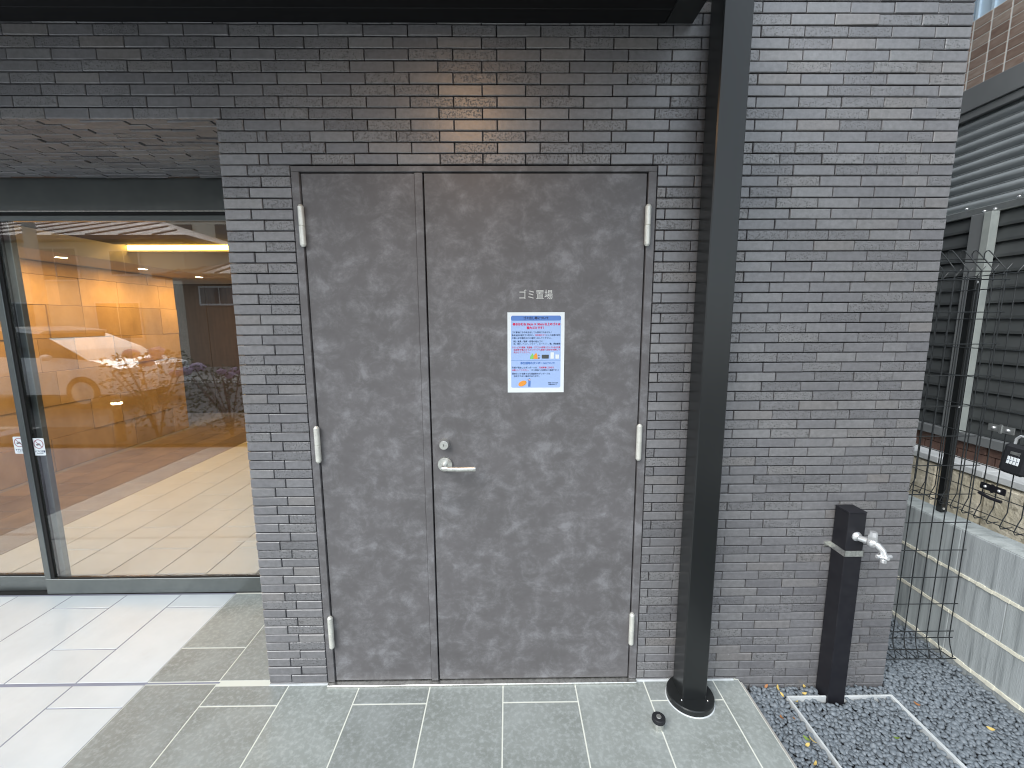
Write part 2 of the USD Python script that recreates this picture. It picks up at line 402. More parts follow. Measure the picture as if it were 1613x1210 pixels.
CUT = (.009, .020)
for k in range(len(XJ) - 1):
    x0, x1 = XJ[k], XJ[k + 1]
    ys = .21 if k % 2 == 0 else -.098
    ytop = .61 if x1 <= -.9 else -.002
    if x0 < -.985 < x1 and k > 0:
        # this column runs into the pier: in front of it only, plus the strip inside the recess
        column(x0, x1, ys, -2.2, -.002, M_GREY, paving, None)
        column(x0, -.985, ys, .0225, .61, M_GREY, paving, None)
        continue
    column(x0, x1, ys, -2.2, ytop, M_GREY, paving, CUT if ytop > .1 else None)
xs = [-1.503 - .2965 * k for k in range(0, 15)]
for k in range(7):
    column(xs[k + 1], xs[k], -.098 if k % 2 == 0 else .21, -2.2, .61, M_WHITE, paving, CUT)
obj('expansion_joint', bx(-7, -1.2, .0105, .0185, -.01, -.0004), M_GROUTD, paving)
obj('border_edge', bx(GX - .001, GX + .009, -3.1, -.0135, -.15, -.003), M_CONC, paving)

lobby_floor = thing('lobby_floor', kind='structure')
LY0, LY1 = .70, 6.4
obj('floor_slab', bx(-7.6, -.6, LY0 - .02, LY1, -.16, -.0022), M_GROUTD, lobby_floor)
for k in range(15):
    x1 = xs[0] - .2965 * k; x0 = x1 - .2965
    if x0 < -4.62: break
    m = M_WHITE if k < 6 else M_BROWNT
    column(x0, x1, -.098 if k % 2 == 0 else .21, LY0, 5.3, m, lobby_floor, None)
for k in range(2):
    column(XJ[k], XJ[k + 1], .21 if k % 2 == 0 else -.098, LY0, 5.3, M_GREY, lobby_floor, None)
obj('floor_hatch', bx(-1.86, -1.74, 1.19, 1.24, .0, .0015), M_CAP, lobby_floor)

# ------------------------------------------------------------------ the dark brick wall
RP, ZT, BL = .0366, 2.5355, .14816
XC = 1.578                      # right corner
PX = -.984                      # left edge of the pier
DX0, DX1, DZ = -.742, .531, 2.018
SOF = 2.169
wall = thing('brick_wall', 'dark grey thin-brick wall of the building around the double door', 'wall')
H = 9.0
g = .0016
back = [bx(PX + .015, DX0 - .001, .015, .30, -.15, H), bx(DX0 - .001, DX1 + .001, .015, .30, DZ + .002, H), bx(DX1 + .001, XC - .015, .015, .30, -.15, H),
        bx(-7.6, PX + .015, .015, .30, SOF + .015, H), bx(-7.6, -.0, .30, .62, SOF + .015, H),
        bx(PX + .015, PX + .2, .30, .70, -.15, SOF + .015), bx(XC - .25, XC - .015, .30, 6.5, -.15, H), bx(-7.6, XC - .26, 6.4, 6.6, -.15, H)]
obj('mortar_bed', back, M_BACK, wall)


def proj(P):
    v = np.asarray(P, float) - CAM
    z = v @ FW
    return np.stack([PW / 2 + FPX * (v @ RT) / z, PH / 2 - FPX * (v @ UP) / z], -1)


def row_edges(i):
    """brick boundaries in one course"""
    off = .1225 if i % 2 == 0 else .1225 - .0505
    js = [off + BL * k for k in range(-25, 12)]
    return js, off


bricks = []                     # (x0, x1, z0, z1, kind)
for i in range(-18, 71):
    z1 = ZT - RP * i; z0 = z1 - RP
    if z0 < .004: z0 = .004
    low = i >= 69
    if low: z0 = z1 - RP
    if z1 - z0 < .008: continue
    js, off = row_edges(i)
    segs = []
    if z0 > SOF - .012: segs.append([-3.4, XC])
    elif z0 > DZ - .012: segs.append([PX, XC])
    elif low: segs.append([.95, XC])
    else: segs += [[PX, DX0 - .003], [DX1 + .003, XC]]
    if i == 69: segs += [[PX, DX0 - .0031], [DX1 + .003, .9499]]
    for a, b in segs:
        e = [a, b]
        if a == PX and z0 <= SOF - .012:
            first = PX + (.092 if i % 2 == 0 else .135)
            e.append(first)
            if b > 0:
                e += [j for j in js if first + .03 < j]
        elif b == DX0 - .003 or (low and a > .9 and False):
            pass
        else:
            e += js
        lastcut = XC - (.122 if i % 2 == 0 else .084)
        e = [x for x in e if a <= x <= b and not (b == XC and lastcut + .002 < x < XC)]
        if b == XC: e.append(lastcut)
        e = sorted(e)
        ee = [e[0]]
        for x in e[1:]:
            if x - ee[-1] > .018: ee.append(x)
            elif x == b: ee[-1] = b
        for x0, x1 in zip(ee[:-1], ee[1:]):
            bricks.append((x0, x1, max(z0, DZ + .001) if (z0 < DZ and a == PX and b == XC) else (max(z0, .004) if x1 <= .9499 else z0), z1, i))


def brick_mesh(x0, x1, z0, z1, proud, tilt, deep=.018, right=False, left=False):
    c = .0014
    y = -proud
    X0 = x0 + (0 if left else g); X1 = x1 - (0 if right else g)
    Z0, Z1 = z0 + .0017, z1 - .0017
    cz = .0021
    f = [(X0 + c, y - tilt, Z0 + cz), (X1 - c, y + tilt, Z0 + cz), (X1 - c, y + tilt, Z1 - cz), (X0 + c, y - tilt, Z1 - cz)]
    s = [(X0, y + cz, Z0), (X1, y + cz, Z0), (X1, y + cz, Z1), (X0, y + cz, Z1)]
    bk = [(X0, deep, Z0), (X1, deep, Z0), (X1, deep, Z1), (X0, deep, Z1)]
    v = np.array(f + s + bk)
    q = [(0, 1, 2, 3)]
    for k in range(4):
        n = (k + 1) % 4
        q += [(4 + k, 4 + n, n, k), (8 + k, 8 + n, 4 + n, 4 + k)]
    return v, np.array([(a, b, c_) for a, b, c_, d in q] + [(a, c_, d) for a, b, c_, d in q])


made = []
for (x0, x1, z0, z1, i) in bricks:
    right = abs(x1 - XC) < 1e-6; left = abs(x0 - PX) < 1e-6 and z0 < SOF
    proud = float(RNG.choice([0, .0008, .0016, .003], p=[.4, .3, .2, .1]))
    tilt = float(RNG.normal(0, .0005))
    if right: proud = .001 if i % 2 else .0
    v, f = brick_mesh(x0, x1, z0, z1, proud, tilt, deep=.06 if (right or left) else .018, right=right, left=left)
    uv = proj(v[:4])
    area = .5 * abs(np.sum(uv[:, 0] * np.roll(uv[:, 1], -1) - uv[:, 1] * np.roll(uv[:, 0], -1)))
    cx, cy = uv.mean(0)
    seen = -20 < cx < PW + 20 and -10 < cy < PH and not (z0 > 2.47 and cx < 1110) and not (.675 < (x0 + x1) / 2 < .76)
    made.append([area if seen else -1, v, f, RNG.random(), 1.0 if RNG.random() < .36 else 0.0])
made.sort(key=lambda t: -t[0])
for a, v, f, tn, pt in made[:300]:
    obj('brick', (v, f), M_BRICK, wall, pv={'tone': np.full(len(v), tn), 'pit': np.full(len(v), pt)})


def join(pieces):
    V, F, T, P, n = [], [], [], [], 0
    for v, f, tn, pt in pieces:
        V.append(v); F.append(f + n); T.append(np.full(len(v), tn)); P.append(np.full(len(v), pt)); n += len(v)
    return (np.vstack(V), np.vstack(F)), {'tone': np.concatenate(T), 'pit': np.concatenate(P)}


rest = [(v, f, tn, pt) for a, v, f, tn, pt in made[300:]]
# returns of the right corner and of the pier, unseen from here
for i in range(-18, 70):
    z1 = ZT - RP * i; z0 = max(z1 - RP, .004)
    if z1 - z0 < .01: continue
    for k in range(8):
        ya = .06 + (0 if i % 2 else .05) + BL * k - (.05 if k == 0 and i % 2 == 0 else 0)
        yb = .06 + (0 if i % 2 else .05) + BL * (k + 1)
        v, f = brick_mesh(ya, yb, z0, z1, 0, 0)
        r = v.copy(); r[:, 0] = XC - v[:, 1]; r[:, 1] = v[:, 0]
        rest.append((r, f, RNG.random(), float(RNG.random() < .36)))
        if z0 < SOF - .02 and yb < .62:
            l = v.copy(); l[:, 0] = PX + v[:, 1]; l[:, 1] = v[:, 0]
            rest.append((l, f[:, ::-1], RNG.random(), float(RNG.random() < .36)))
M2, PV = join(rest)
obj('brickwork', M2, M_BRICK, wall, kind='stuff', pv=PV, label='the rest of the dark thin bricks, too many to pick out singly')
# soffit bricks over the entrance recess
sof = []
for r in range(17):
    ya = .013 + RP * r; yb = ya + RP
    if yb > .605: yb = .605
    for k in range(-12, 9):
        xa = PX - .03 + BL * (k - 8) + [0, .05, .11, .02][r % 4]
        xb = xa + BL
        xb_ = min(xb, PX); xa_ = max(xa, -3.4)
        if xb_ - xa_ < .02: continue
        v, f = brick_mesh(xa_, xb_, ya, yb, float(RNG.choice([0, .002, .005])), float(RNG.normal(0, .0012)))
        s = v.copy(); s[:, 2] = SOF + v[:, 1] + .003; s[:, 1] = v[:, 2]
        uv = proj(s[:4]); 
        sof.append((uv[:, 0].mean() > -40, s, f[:, ::-1], RNG.random(), float(RNG.random() < .3)))
for ok, v, f, tn, pt in sof:
    if ok:
        obj('soffit_brick', (v, f), M_BRICK, wall, pv={'tone': np.full(len(v), tn), 'pit': np.full(len(v), pt)})
M2, PV = join([s[1:] for s in sof if not s[0]] or [s[1:] for s in sof[:1]])
obj('soffit_brickwork', M2, M_BRICK, wall, kind='stuff', pv=PV)
obj('base_sealant', [bx(PX, DX0 - .002, -.006, .004, -.004, .0035, .001), bx(DX1 + .002, .94, -.008, .004, -.004, .0045, .001)], M_SEAL, wall)

# ------------------------------------------------------------------ double steel door
door = thing('double_door', 'dark mottled grey double steel door with narrow left leaf', 'door')
YF = -.004
frame = [bx(DX0, DX0 + .027, YF, .11, .012, DZ - .0185, .001), bx(DX1 - .028, DX1, YF, .11, .012, DZ - .0185, .001), bx(DX0, DX1, YF, .11, DZ - .018, DZ, .001),
         bx(DX0 + .03, DX1 - .03, .055, .11, .012, DZ - .02)]
obj('door_frame', frame, M_DOOR, door)
obj('threshold', [bx(DX0, DX1, -.022, .11, -.003, .0105, .002)], M_STEEL, door)
LL = obj('door_leaf', [bx(DX0 + .0315, -.3165, .003, .045, .014, 1.9955, .0012)], M_DOOR, door, label='narrow left leaf')
RL = obj('door_leaf', [bx(-.2835, DX1 - .0325, .003, .045, .014, 1.9955, .0012)], M_DOOR, door, label='wide right leaf with lever handle')
obj('astragal', [bx(-.3155, -.2885, -.003, .045, .013, 1.9965, .001)], M_DOOR, door)


def hinge(x, z, s):
    r = .0105
    y = -.010
    a = lathe([(0, -.071), (r * .55, -.071), (r, -.064), (r, -.0012), (r * .8, 0), (r, .0012), (r, .064), (r * .55, .071), (0, .071)], (x, y, z), n=16)
    leaf = bx(x - .004, x + s * .001 + .003, -.005, .02, z - .06, z + .06)
    obj('hinge', [a, leaf], M_HINGE, door, smooth=30)


for z in (1.818, 1.026, .243):
    hinge(DX0 + .0285, z, 1)
    hinge(DX1 - .0275, z, -1)
# lock cylinder and lever
lx = -.236
cyl_ = lathe([(0, 0), (.0205, 0), (.0205, .004), (.0195, .012), (.0175, .026), (.0165, .028), (.0150, .0285), (0, .0285)], (lx, .003, 1.024), (0, -1, 0))
lk = obj('lock_cylinder', cyl_, M_STEEL, RL, smooth=30)
obj('key_slot', [bx(lx - .0012, lx + .0012, -.0262, -.0256, 1.020, 1.028)], M_GASKET, RL)
rose = lathe([(0, 0), (.0285, 0), (.0285, .008), (.027, .0105), (0, .0105)], (lx, .003, .943), (0, -1, 0))
obj('handle_rose', rose, M_STEEL, RL, smooth=30)
neck = lathe([(0, .0), (.0105, .0), (.0095, .04), (0, .04)], (lx, -.006, .943), (0, -1, 0), n=18)
lever = tube([(lx - .004, -.046, .943), (lx + .002, -.052, .943), (lx + .02, -.055, .942), (lx + .06, -.055, .941), (lx + .112, -.054, .941), (lx + .118, -.052, .941)], .0082, 12)
lever.vertices[:, 2] = (lever.vertices[:, 2] - .942) * 1.15 + .942
obj('lever_handle', [neck, lever], M_STEEL, RL, smooth=40)
# lettering on the leaf
tp, tw = text_poly('ゴミ置場', .0335, px=72)
sx = .127 / tw
tp = affinity.scale(tp, sx, 1.0, origin=(0, 0))
lt = facing(extr(tp, .0006), .045, .0028, 1.5665)
obj('lettering', lt, M_LETTER, RL, label='pale lettering ゴミ置場')

# ------------------------------------------------------------------ notice poster
nx0, nz0, nw, nh = .0055, 1.2195, .210, .297
notice = thing('notice_poster', 'white and light blue printed notice taped to the right door leaf', 'poster')
YP = .0026
obj('paper', bx(nx0, nx0 + nw, YP - .0006, YP, nz0, nz0 + nh), M_PAPER, notice)


def rrect(x0, y0, x1, y1, r):
    return sbox(x0 + r, y0 + r, x1 - r, y1 - r).buffer(r, quad_segs=5)


obj('blue_panel', facing(extr(rrect(.013, .018, .197, .284, .006), .0002), nx0, YP - .0007, nz0), M_BLUE, notice)
obj('header_band', facing(extr(rrect(.0135, .2665, .1965, .2845, .006), .0002), nx0, YP - .0010, nz0), M_BLUE2, notice)
obj('divider_line', facing(extr(sbox(.0135, .1205, .1965, .1217), .0002), nx0, YP - .0010, nz0), M_BLUE2, notice)
YT = YP - .0013


def nline(x, y, h, segs, name='text_line', center=None, bold=0, px=26):
    parts = []
    cur = x
    for text, m in segs:
        tp, tw = text_poly(text, h, px=px, bold=bold)
        parts.append((tp, tw, m))
    tot = sum(p[1] for p in parts)
    if center is not None: cur = center - tot / 2
    lim = .1955
    k = min(1.0, (lim - cur) / tot)
    for tp, tw, m in parts:
        t = affinity.scale(tp, k, 1.0, origin=(0, 0))
        obj(name, facing(extr(t, .0002), nx0 + cur, YT, nz0 + y), m, notice)
        cur += tw * k


D, Rr, Bb = M_INK, M_RED, M_BLUE2
nline(0, .2720, .0095, [('ゴミ出し等について', D)], center=.105, bold=1)
nline(0, .2500, .0090, [('●おおむね 30cm × 30cm 以上のゴミは', Rr)], center=.107, bold=1)
nline(0, .2370, .0090, [('粗大ゴミです！', Rr)], center=.105, bold=1)
for y, segs in [(.2215, [('ゴミ置場にそのまま出しても回収されません！', D)]),
                (.2110, [('各自治体の粗大ゴミ受付へ、', D), ('有料粗大ゴミ', Rr), ('として処理手続き', D)]),
                (.2005, [('の後に必ず指定された場所へ出してください。', D)]),
                (.1880, [('（例）家具・寝具・家電の粗大ゴミ', D)]),
                (.1790, [('　机、椅子、ベッド、ソファー、カーペット、棚、掃除機等', D)]),
                (.1660, [('※テレビや冷蔵庫、洗濯機、エアコンは家電リサイクル法の対象', Rr)]),
                (.1570, [('　処理券を購入のうえリサイクル業者へ回収を依頼して', Rr)]),
                (.1480, [('　処分してください。', Rr)]),
                (.0910, [('引越で発生したダンボールは、', D), ('引越業者に回収を', Rr)]),
                (.0815, [('お願いしてください。', Rr), ('（ゴミ置場への放置はご遠慮下さい）', D)]),
                (.0680, [('通常のゴミ収集では引越業者のダンボールは', D)]),
                (.0590, [('　回収されない場合があります。', D)])]:
    nline(.0155, y, .0066, segs)
nline(0, .1070, .0085, [('●引越時のダンボールについて', Bb)], center=.112, bold=1)
nline(.150, .0345, .0050, [('お問い合わせ先', D)])
nline(.152, .0280, .0050, [('管理会社まで', D)])


def icon(name, poly, m, dz=0.0):
    obj(name, facing(extr(poly, .0002), nx0, YT - dz, nz0), m, notice)


icon('bag_icon', Polygon([(.083, .126), (.084, .134), (.092, .147), (.100, .134), (.101, .126)]), M_GREEN)
icon('bag_icon', Polygon([(.096, .126), (.097, .138), (.106, .1495), (.111, .138), (.112, .126)]), M_ORANGE, .0003)
icon('bin_icon', rrect(.113, .126, .119, .132, .001), M_FASCIA); icon('bin_icon', Point(.116, .139).buffer(.0025), M_FASCIA)
icon('screen_icon', rrect(.127, .127, .153, .141, .001), M_SIDING)
icon('fridge_icon', rrect(.159, .126, .172, .150, .001), M_PAPER); icon('washer_icon', rrect(.178, .126, .191, .142, .001), M_PAPER)
icon('parcel_icon', affinity.rotate(affinity.scale(Point(.055, .034).buffer(1), .016, .0095), 25), M_ORANGE)
icon('figure_icon', Polygon([(.076, .022), (.077, .042), (.074, .052), (.082, .047), (.086, .042), (.085, .022)]), Bb)
icon('figure_head_icon', Point(.081, .0485).buffer(.0035), M_SKIN, .0003)
icon('figure_cap_icon', Polygon([(.0765, .0505), (.0855, .0505), (.081, .0545)]), Bb, .0006)

# ------------------------------------------------------------------ canopy: ledger beam, end beam, soffit, and its post
canopy = thing('entrance_canopy', 'black steel canopy along the top above the door', 'canopy')
CD = .80
obj('ledger_beam', bx(-7, .535, -.075, -.006, 2.462, 2.62, .002), M_BLACKF, canopy)
obj('end_beam', bx(.537, .628, -CD, -.006, 2.462, 2.62, .002), M_BLACKP, canopy)
obj('front_beam', bx(-7, .628, -CD - .075, -CD - .001, 2.462, 2.62, .002), M_BLACKP, canopy)
obj('soffit_panel', bx(-7, .535, -CD, -.0765, 2.4628, 2.472), M_BLACKF, canopy)
obj('roof_sheet', bx(-7, .628, -CD - .07, -.008, 2.621, 2.63), M_BLACKP, canopy)
post = thing('canopy_post', 'square black steel post standing in front of the brick wall', 'post')
px0, px1, py0, py1 = .677, .771, -.123, -.026
obj('shaft', bx(px0, px1, py0, py1, .0, 3.0, .0035), M_BLACKP, post)
pcx, pcy = .722, -.088
obj('base_collar', lathe([(0, .0), (.089, .0), (.089, .021), (.0865, .025), (.05, .026), (0, .026)], (pcx, pcy, .001), n=48), M_BLACKP, post, smooth=30)
obj('collar_sealant', lathe([(0, 0), (.0925, 0), (.0910, .003), (0, .003)], (pcx, pcy, .0002), n=48), M_SEAL, post, smooth=30)
for (sx_, sy_) in ((px0 - .004, py0 - .003), (px1 + .001, py0 - .008)):
    obj('set_screw', trimesh.creation.icosphere(1, .0028).apply_translation([sx_, sy_, .028]), M_CHROME, post)
dl = thing('canopy_downlight', 'small recessed downlight in the black canopy above the door', 'lamp')
obj('trim_ring', lathe([(.045, .0), (.045, -.004), (.034, -.004), (.034, .0)], (-.16, -.62, 2.4626), n=28), M_BLACKP, dl)
M_LAMPW = emit('warm_lamp', (1.0, .62, .30), 3.0)
obj('lens', lathe([(0, -.002), (.033, -.002), (.033, 0), (0, 0)], (-.16, -.62, 2.4620), n=28), M_LAMPW, dl)


def disk_light(prim, pos, r, power, color, cone=None):
    L = UsdLux.DiskLight.Define(stage, str(prim.GetPath()) + '/glow')
    L.CreateRadiusAttr(r); L.CreateIntensityAttr(power); L.CreateNormalizeAttr(True); L.CreateColorAttr(Gf.Vec3f(*color))
    L.AddTranslateOp().Set(Gf.Vec3d(*pos))
    return L


disk_light(dl, (-.16, -.62, 2.457), .06, .42, (1.0, .58, .27))

# ------------------------------------------------------------------ door stop
ds = thing('door_stop', 'short steel floor door stop with black rubber cap beside the post', 'door stop')
dsx, dsy = .553, -.212
obj('stem', lathe([(0, 0), (.0195, 0), (.0195, .030), (0, .030)], (dsx, dsy, .0), n=24), M_STEEL, ds, smooth=30)
obj('rubber_cap', lathe([(0, .030), (.0235, .030), (.0245, .034), (.0235, .044), (.021, .046), (0, .046)], (dsx, dsy, .0), n=24), M_RUBBER, ds, smooth=30)
obj('screw', lathe([(0, .046), (.0095, .046), (.0085, .0485), (0, .0485)], (dsx, dsy, .0), n=16), M_STEEL, ds, smooth=30)

# ------------------------------------------------------------------ sliding glass doors in the recess
head = thing('door_header', 'dark metal header beam above the sliding glass doors', 'header')
obj('fascia', bx(-7, PX + .012, .617, .72, 2.022, 2.1745, .002), M_DARKFR, head)
obj('track', bx(-7, PX + .012, .625, .70, 2.0, 2.0215), M_GASKET, head)
obj('bright_lip', bx(-7, PX + .012, .615, .6245, 2.0175, 2.0215), M_STEEL, head)


def glass_door(x0, x1, y, label, sl):
    d = thing('sliding_glass_door', label, 'door', 'sliding glass entrance doors')
    obj('bottom_rail', bx(x0, x1, y, y + .03, .006, .092, .002), M_DARKFR, d)
    obj('top_rail', bx(x0, x1, y, y + .03, 1.975, 2.0, .002), M_DARKFR, d)
    for s in sl:
        xa = x0 if s < 0 else x1 - .032
        obj('stile', bx(xa, xa + .032, y, y + .03, .0925, 1.9745, .002), M_DARKFR, d)
        ga = xa + .0325 if s < 0 else xa - .018
        obj('gasket', bx(ga, ga + .0175, y + .004, y + .026, .0925, 1.9745), M_GASKET, d)
    obj('rail_gasket', bx(x0 + .05, x1, y + .004, y + .026, .0925, .099), M_GASKET, d)
    a = x0 + (.0505 if -1 in sl else 0); b = x1 - (.0505 if 1 in sl else 0)
    obj('pane', bx(a, b, y + .012, y + .020, .0995, 1.9745), M_GLASS, d)
    return d


glass_door(-2.537, -.96, .617, 'right sliding glass door, ending at the brick pier', (-1,))
glass_door(-4.10, -2.455, .650, 'left sliding glass door, cut off by the photo edge', (1,))
obj('door_guide', bx(-6, -.96, .62, .69, -.004, .0055), M_GASKET, head)


def sticker(x0, z0, y, w, h, label):
    s = thing('door_sticker', label, 'sticker', 'warning stickers on the glass doors')
    obj('backing', facing(extr(rrect(0, 0, w, h, .006), .0005), x0, y, z0), M_PAPER, s)
    c = Point(w / 2, h * .66).buffer(.025, quad_segs=16)
    ring = c.difference(Point(w / 2, h * .66).buffer(.0215, quad_segs=16))
    bar = affinity.rotate(sbox(w / 2 - .023, h * .66 - .0015, w / 2 + .023, h * .66 + .0015), -45)
    hand = union_all([Point(w / 2 - .008, h * .66 - .004).buffer(.005), sbox(w / 2 - .006, h * .66 - .007, w / 2 + .010, h * .66 - .002), sbox(w / 2 - .004, h * .66 - .002, w / 2 + .006, h * .66 + .004)])
    obj('hand_symbol', facing(extr(hand, .0003), x0, y - .0006, z0), M_FASCIA, s)
    obj('prohibition_ring', facing(extr(ring.union(bar), .0003), x0, y - .0010, z0), M_RING, s)
    t, tw = text_poly('ドアに注意', .0105, px=40, bold=1)
    t = affinity.scale(t, .054 / tw, 1, origin=(0, 0))
    obj('text_line', facing(extr(t, .0003), x0 + .005, y - .0006, z0 + .018), M_INK, s)
    t2 = meshkit.text_mesh('CAUTION', .005, .0003)
    obj('text_line', facing(t2, x0 + .014, y - .0006, z0 + .008), M_INK, s)


sticker(-2.49, .793, .6288, .060, .094, 'small white warning sticker low on the right glass door')
sticker(-2.628, .793, .6618, .060, .094, 'small white warning sticker low on the left glass door, half behind the stile')

# ------------------------------------------------------------------ the lobby behind the glass
lob = thing('lobby_shell', 'warm lit lobby room seen through the glass doors', 'room')
obj('end_wall', bx(-7.6, -.6, 5.5, 5.6, -.1, 3.0), M_WALNUT, lob)
obj('side_wall', bx(-.70, -.6, .72, 5.5, -.1, 3.0), M_PLASTER, lob)
obj('ceiling', bx(-7.6, -.6, 2.86, 5.6, 2.50, 2.6), M_CEIL, lob)
obj('near_ceiling', bx(-3.858, -.7, .725, 2.855, 2.247, 2.6), M_CEILD, lob)
obj('lowered_soffit', bx(-7.6, -3.8855, .725, 5.49, 2.083, 2.115), M_CEIL, lob)
obj('soffit_fascia', bx(-3.885, -3.86, .725, 5.49, 2.084, 2.50), M_CEIL, lob)
for k in range(4):
    obj('wall_panel', bx(-7.5 + .9 * k, -6.605 + .9 * k, 5.46, 5.499, 0, 2.07, .004), M_WALNUT, lob)
M_COVE = emit('cove_led', (1.0, .55, .10), 7.0)
cv = thing('cove_light', 'warm strip of cove light glowing under the lobby ceiling', 'lamp')
obj('channel', bx(-3.85, -.72, 2.985, 3.03, 2.195, 2.275), M_CEIL, cv)
obj('led_strip', bx(-3.845, -.725, 2.975, 2.9845, 2.212, 2.258), M_COVE, cv)
st = thing('stone_wall', 'warm lit limestone slab wall inside the lobby', 'wall')
SX = -4.55
obj('backing', bx(-4.75, SX - .022, .73, 4.45, -.05, 2.08), M_CEILD, st)
zr = [0.0, .33, .66, 1.0, 1.33, 1.66, 1.95, 2.08]
for r in range(7):
    y = .73 - random.random() * .3
    while y < 4.47:
        w = random.choice([.22, .30, .36, .45, .6])
        a, b = max(y, .73), min(y + w, 4.47)
        if b - a > .03:
            t = bx(SX - .02, SX + random.choice([0, .006, .012]), a + .0012, b - .0012, zr[r] + .0012 + .001, zr[r + 1] - .0012, .0015)
            obj('stone_slab', t, M_LSTONE, st, pv={'tone': np.full(len(t.vertices), RNG.random())})
        y += w
M_LAMPB = emit('downlight_lens', (1.0, .78, .42), 20.0)
for i, (x, y, lab) in enumerate([(-4.1, 1.65, 'lobby ceiling downlight nearest the entrance, outside the view'), (-4.1, 2.55, 'bright lobby ceiling downlight at upper left of the glass'),
                                 (-4.1, 3.45, 'smaller lobby ceiling downlight towards the far end'), (-4.1, 4.35, 'lobby ceiling downlight past the stone wall')]):
    d = thing('lobby_downlight', lab, 'lamp', 'downlights in the lobby soffit')
    obj('trim_ring', lathe([(.052, 0), (.052, -.004), (.042, -.004), (.042, 0)], (x, y, 2.0825), n=24), M_STEEL, d)
    obj('lens', lathe([(0, -.002), (.041, -.002), (.041, 0), (0, 0)], (x, y, 2.0822), n=24), M_LAMPB, d)
    disk_light(d, (x, y, 2.077), .04, 1.5, (1.0, .48, .09))
for i, (x, y) in enumerate([(-2.0, 1.9), (-2.6, 3.3)]):
    d = thing('lobby_downlight', ['lobby ceiling downlight over the pale floor near the glass', 'lobby ceiling downlight over the pale floor further in'][i], 'lamp', 'downlights in the lobby soffit')
    obj('lens', lathe([(0, -.003), (.041, -.003), (.041, 0), (0, 0)], (x, y, 2.2465 if y < 2.8 else 2.4985), n=24), M_LAMPB, d)
    disk_light(d, (x, y, 2.24 if y < 2.8 else 2.49), .04, .55 if y < 2.8 else 2.8, (1.0, .62, .30) if y < 2.8 else (1.0, .52, .14))

# ------------------------------------------------------------------ gravel strip
obj('gravel_bed', bx(GX + .0095, 1.985, -3.1, 5.0, -.19, -.052), M_SOIL, kind='structure')
UX0, UX1, UY1 = 1.134, 1.556, -.066
ico = trimesh.creation.icosphere(1)


def pebbles(n, zone, z, lay, seed):
    rg = np.random.default_rng(seed)
    V, F, k = [], [], 0
    pts = zone(rg, n)
    for (x, y) in pts:
        L = rg.uniform(.0075, .0135) * (1.12 if rg.random() < .15 else 1)
        s = np.array([L, L * rg.uniform(.62, .85), L * rg.uniform(.42, .62)])
        v = ico.vertices * s
        a, b, c = rg.uniform(0, 6.28), rg.normal(0, .38), rg.normal(0, .38)
        R = TF.euler_matrix(b, c, a, 'sxyz')[:3, :3]
        V.append(v @ R.T + [x, y, z(x, y) + rg.normal(0, .0022) + lay]); F.append(ico.faces + k); k += len(v)
    return V, F, k


def heap(x, y):
    return -.036 + .010 * (meshkit.noise(np.array([x * 5, y * 5, 0.])) - .5) + .010 * max(0, 1 - abs(x - 1.98) / .06)


def zone(rg, n):
    # jittered grid, so that the stones pack without large overlaps
    xs_, ys_ = np.arange(GX + .016, 1.972, .0162), np.arange(-.62, 1.25, .0142)
    out = []
    for j, yy in enumerate(ys_):
        if yy > .5 and j % 2: continue
        for xx in xs_:
            x = xx + rg.normal(0, .0032) + (.008 if j % 2 else 0); y = yy + rg.normal(0, .003)
            if y > -.008 and x < XC + .006: continue
            if abs(x - UX0) < .009 and y < UY1 + .006: continue
            if abs(x - UX1) < .009 and y < UY1 + .006: continue
            if abs(y - UY1) < .007 and UX0 < x < UX1 and rg.random() < .8: continue
            if 1.276 < x < 1.368 and -.088 < y < .0: continue
            if x < GX + .014 or x > 1.974: continue
            out.append((x, y))
    return out


V, F, k = pebbles(0, zone, heap, 0.0, 3)
V2, F2, k2 = pebbles(0, zone, heap, -.011, 4)
gm = trimesh.Trimesh(np.vstack(V + V2), np.vstack(F + [f + k for f in F2]), process=False)
obj('pebble_gravel', gm, M_PEBBLE, smooth=True, label='bed of small black polished pebbles along the wall', cat='gravel', kind='stuff')
uf = thing('inspection_frame', 'thin pale rectangular frame edge set flush in the black pebbles', 'frame')
for nm, b in [('edge_strip', (UX0 - .0035, UX0 + .0035, -1.0, UY1 - .0001, -.10, -.0245)), ('edge_strip', (UX1 - .006, UX1 + .006, -1.0, UY1 - .0001, -.10, -.0245)),
              ('edge_strip', (UX0 - .0035, UX1 + .006, UY1, UY1 + .007, -.10, -.0245))]:
    obj(nm, bx(*b, .001), M_UFRAME, uf)
leafs = [(1.075, -.012, 'b', 'brown leaf against the wall foot, left of the tap post'), (1.12, -.018, 'y', 'yellow leaf against the wall foot, left of the tap post'),
         (1.235, -.014, 'y', 'large yellow leaf right beside the foot of the tap post'), (1.212, -.046, 'y', 'yellow leaf between the tap post and the pale frame'),
         (1.118, -.052, 'y', 'yellow leaf at the back left corner of the pale frame'), (1.155, -.085, 'y', 'yellow leaf just inside the back left corner of the frame'),
         (1.05, -.155, 'b', 'small brown leaf nearest the paving edge'), (1.095, -.158, 'b', 'larger brown leaf close to the left strip of the frame'),
         (1.088, -.238, 'g', 'green leaf left of the pale frame, by a yellow leaf'), (1.105, -.244, 'y', 'yellow leaf touching the green leaf left of the frame'),
         (1.075, -.262, 'y', 'yellow leaf between the paving and the green leaf'), (1.055, -.33, 'y', 'yellow leaf by the paving at the bottom edge of the photo'),
         (1.62, -.105, 'b', 'brown leaf just right of the right frame strip'), (1.42, -.24, 'g', 'green leaf alone inside the pale frame'),
         (1.80, -.21, 'y', 'yellow leaf on the pebbles towards the block wall')]
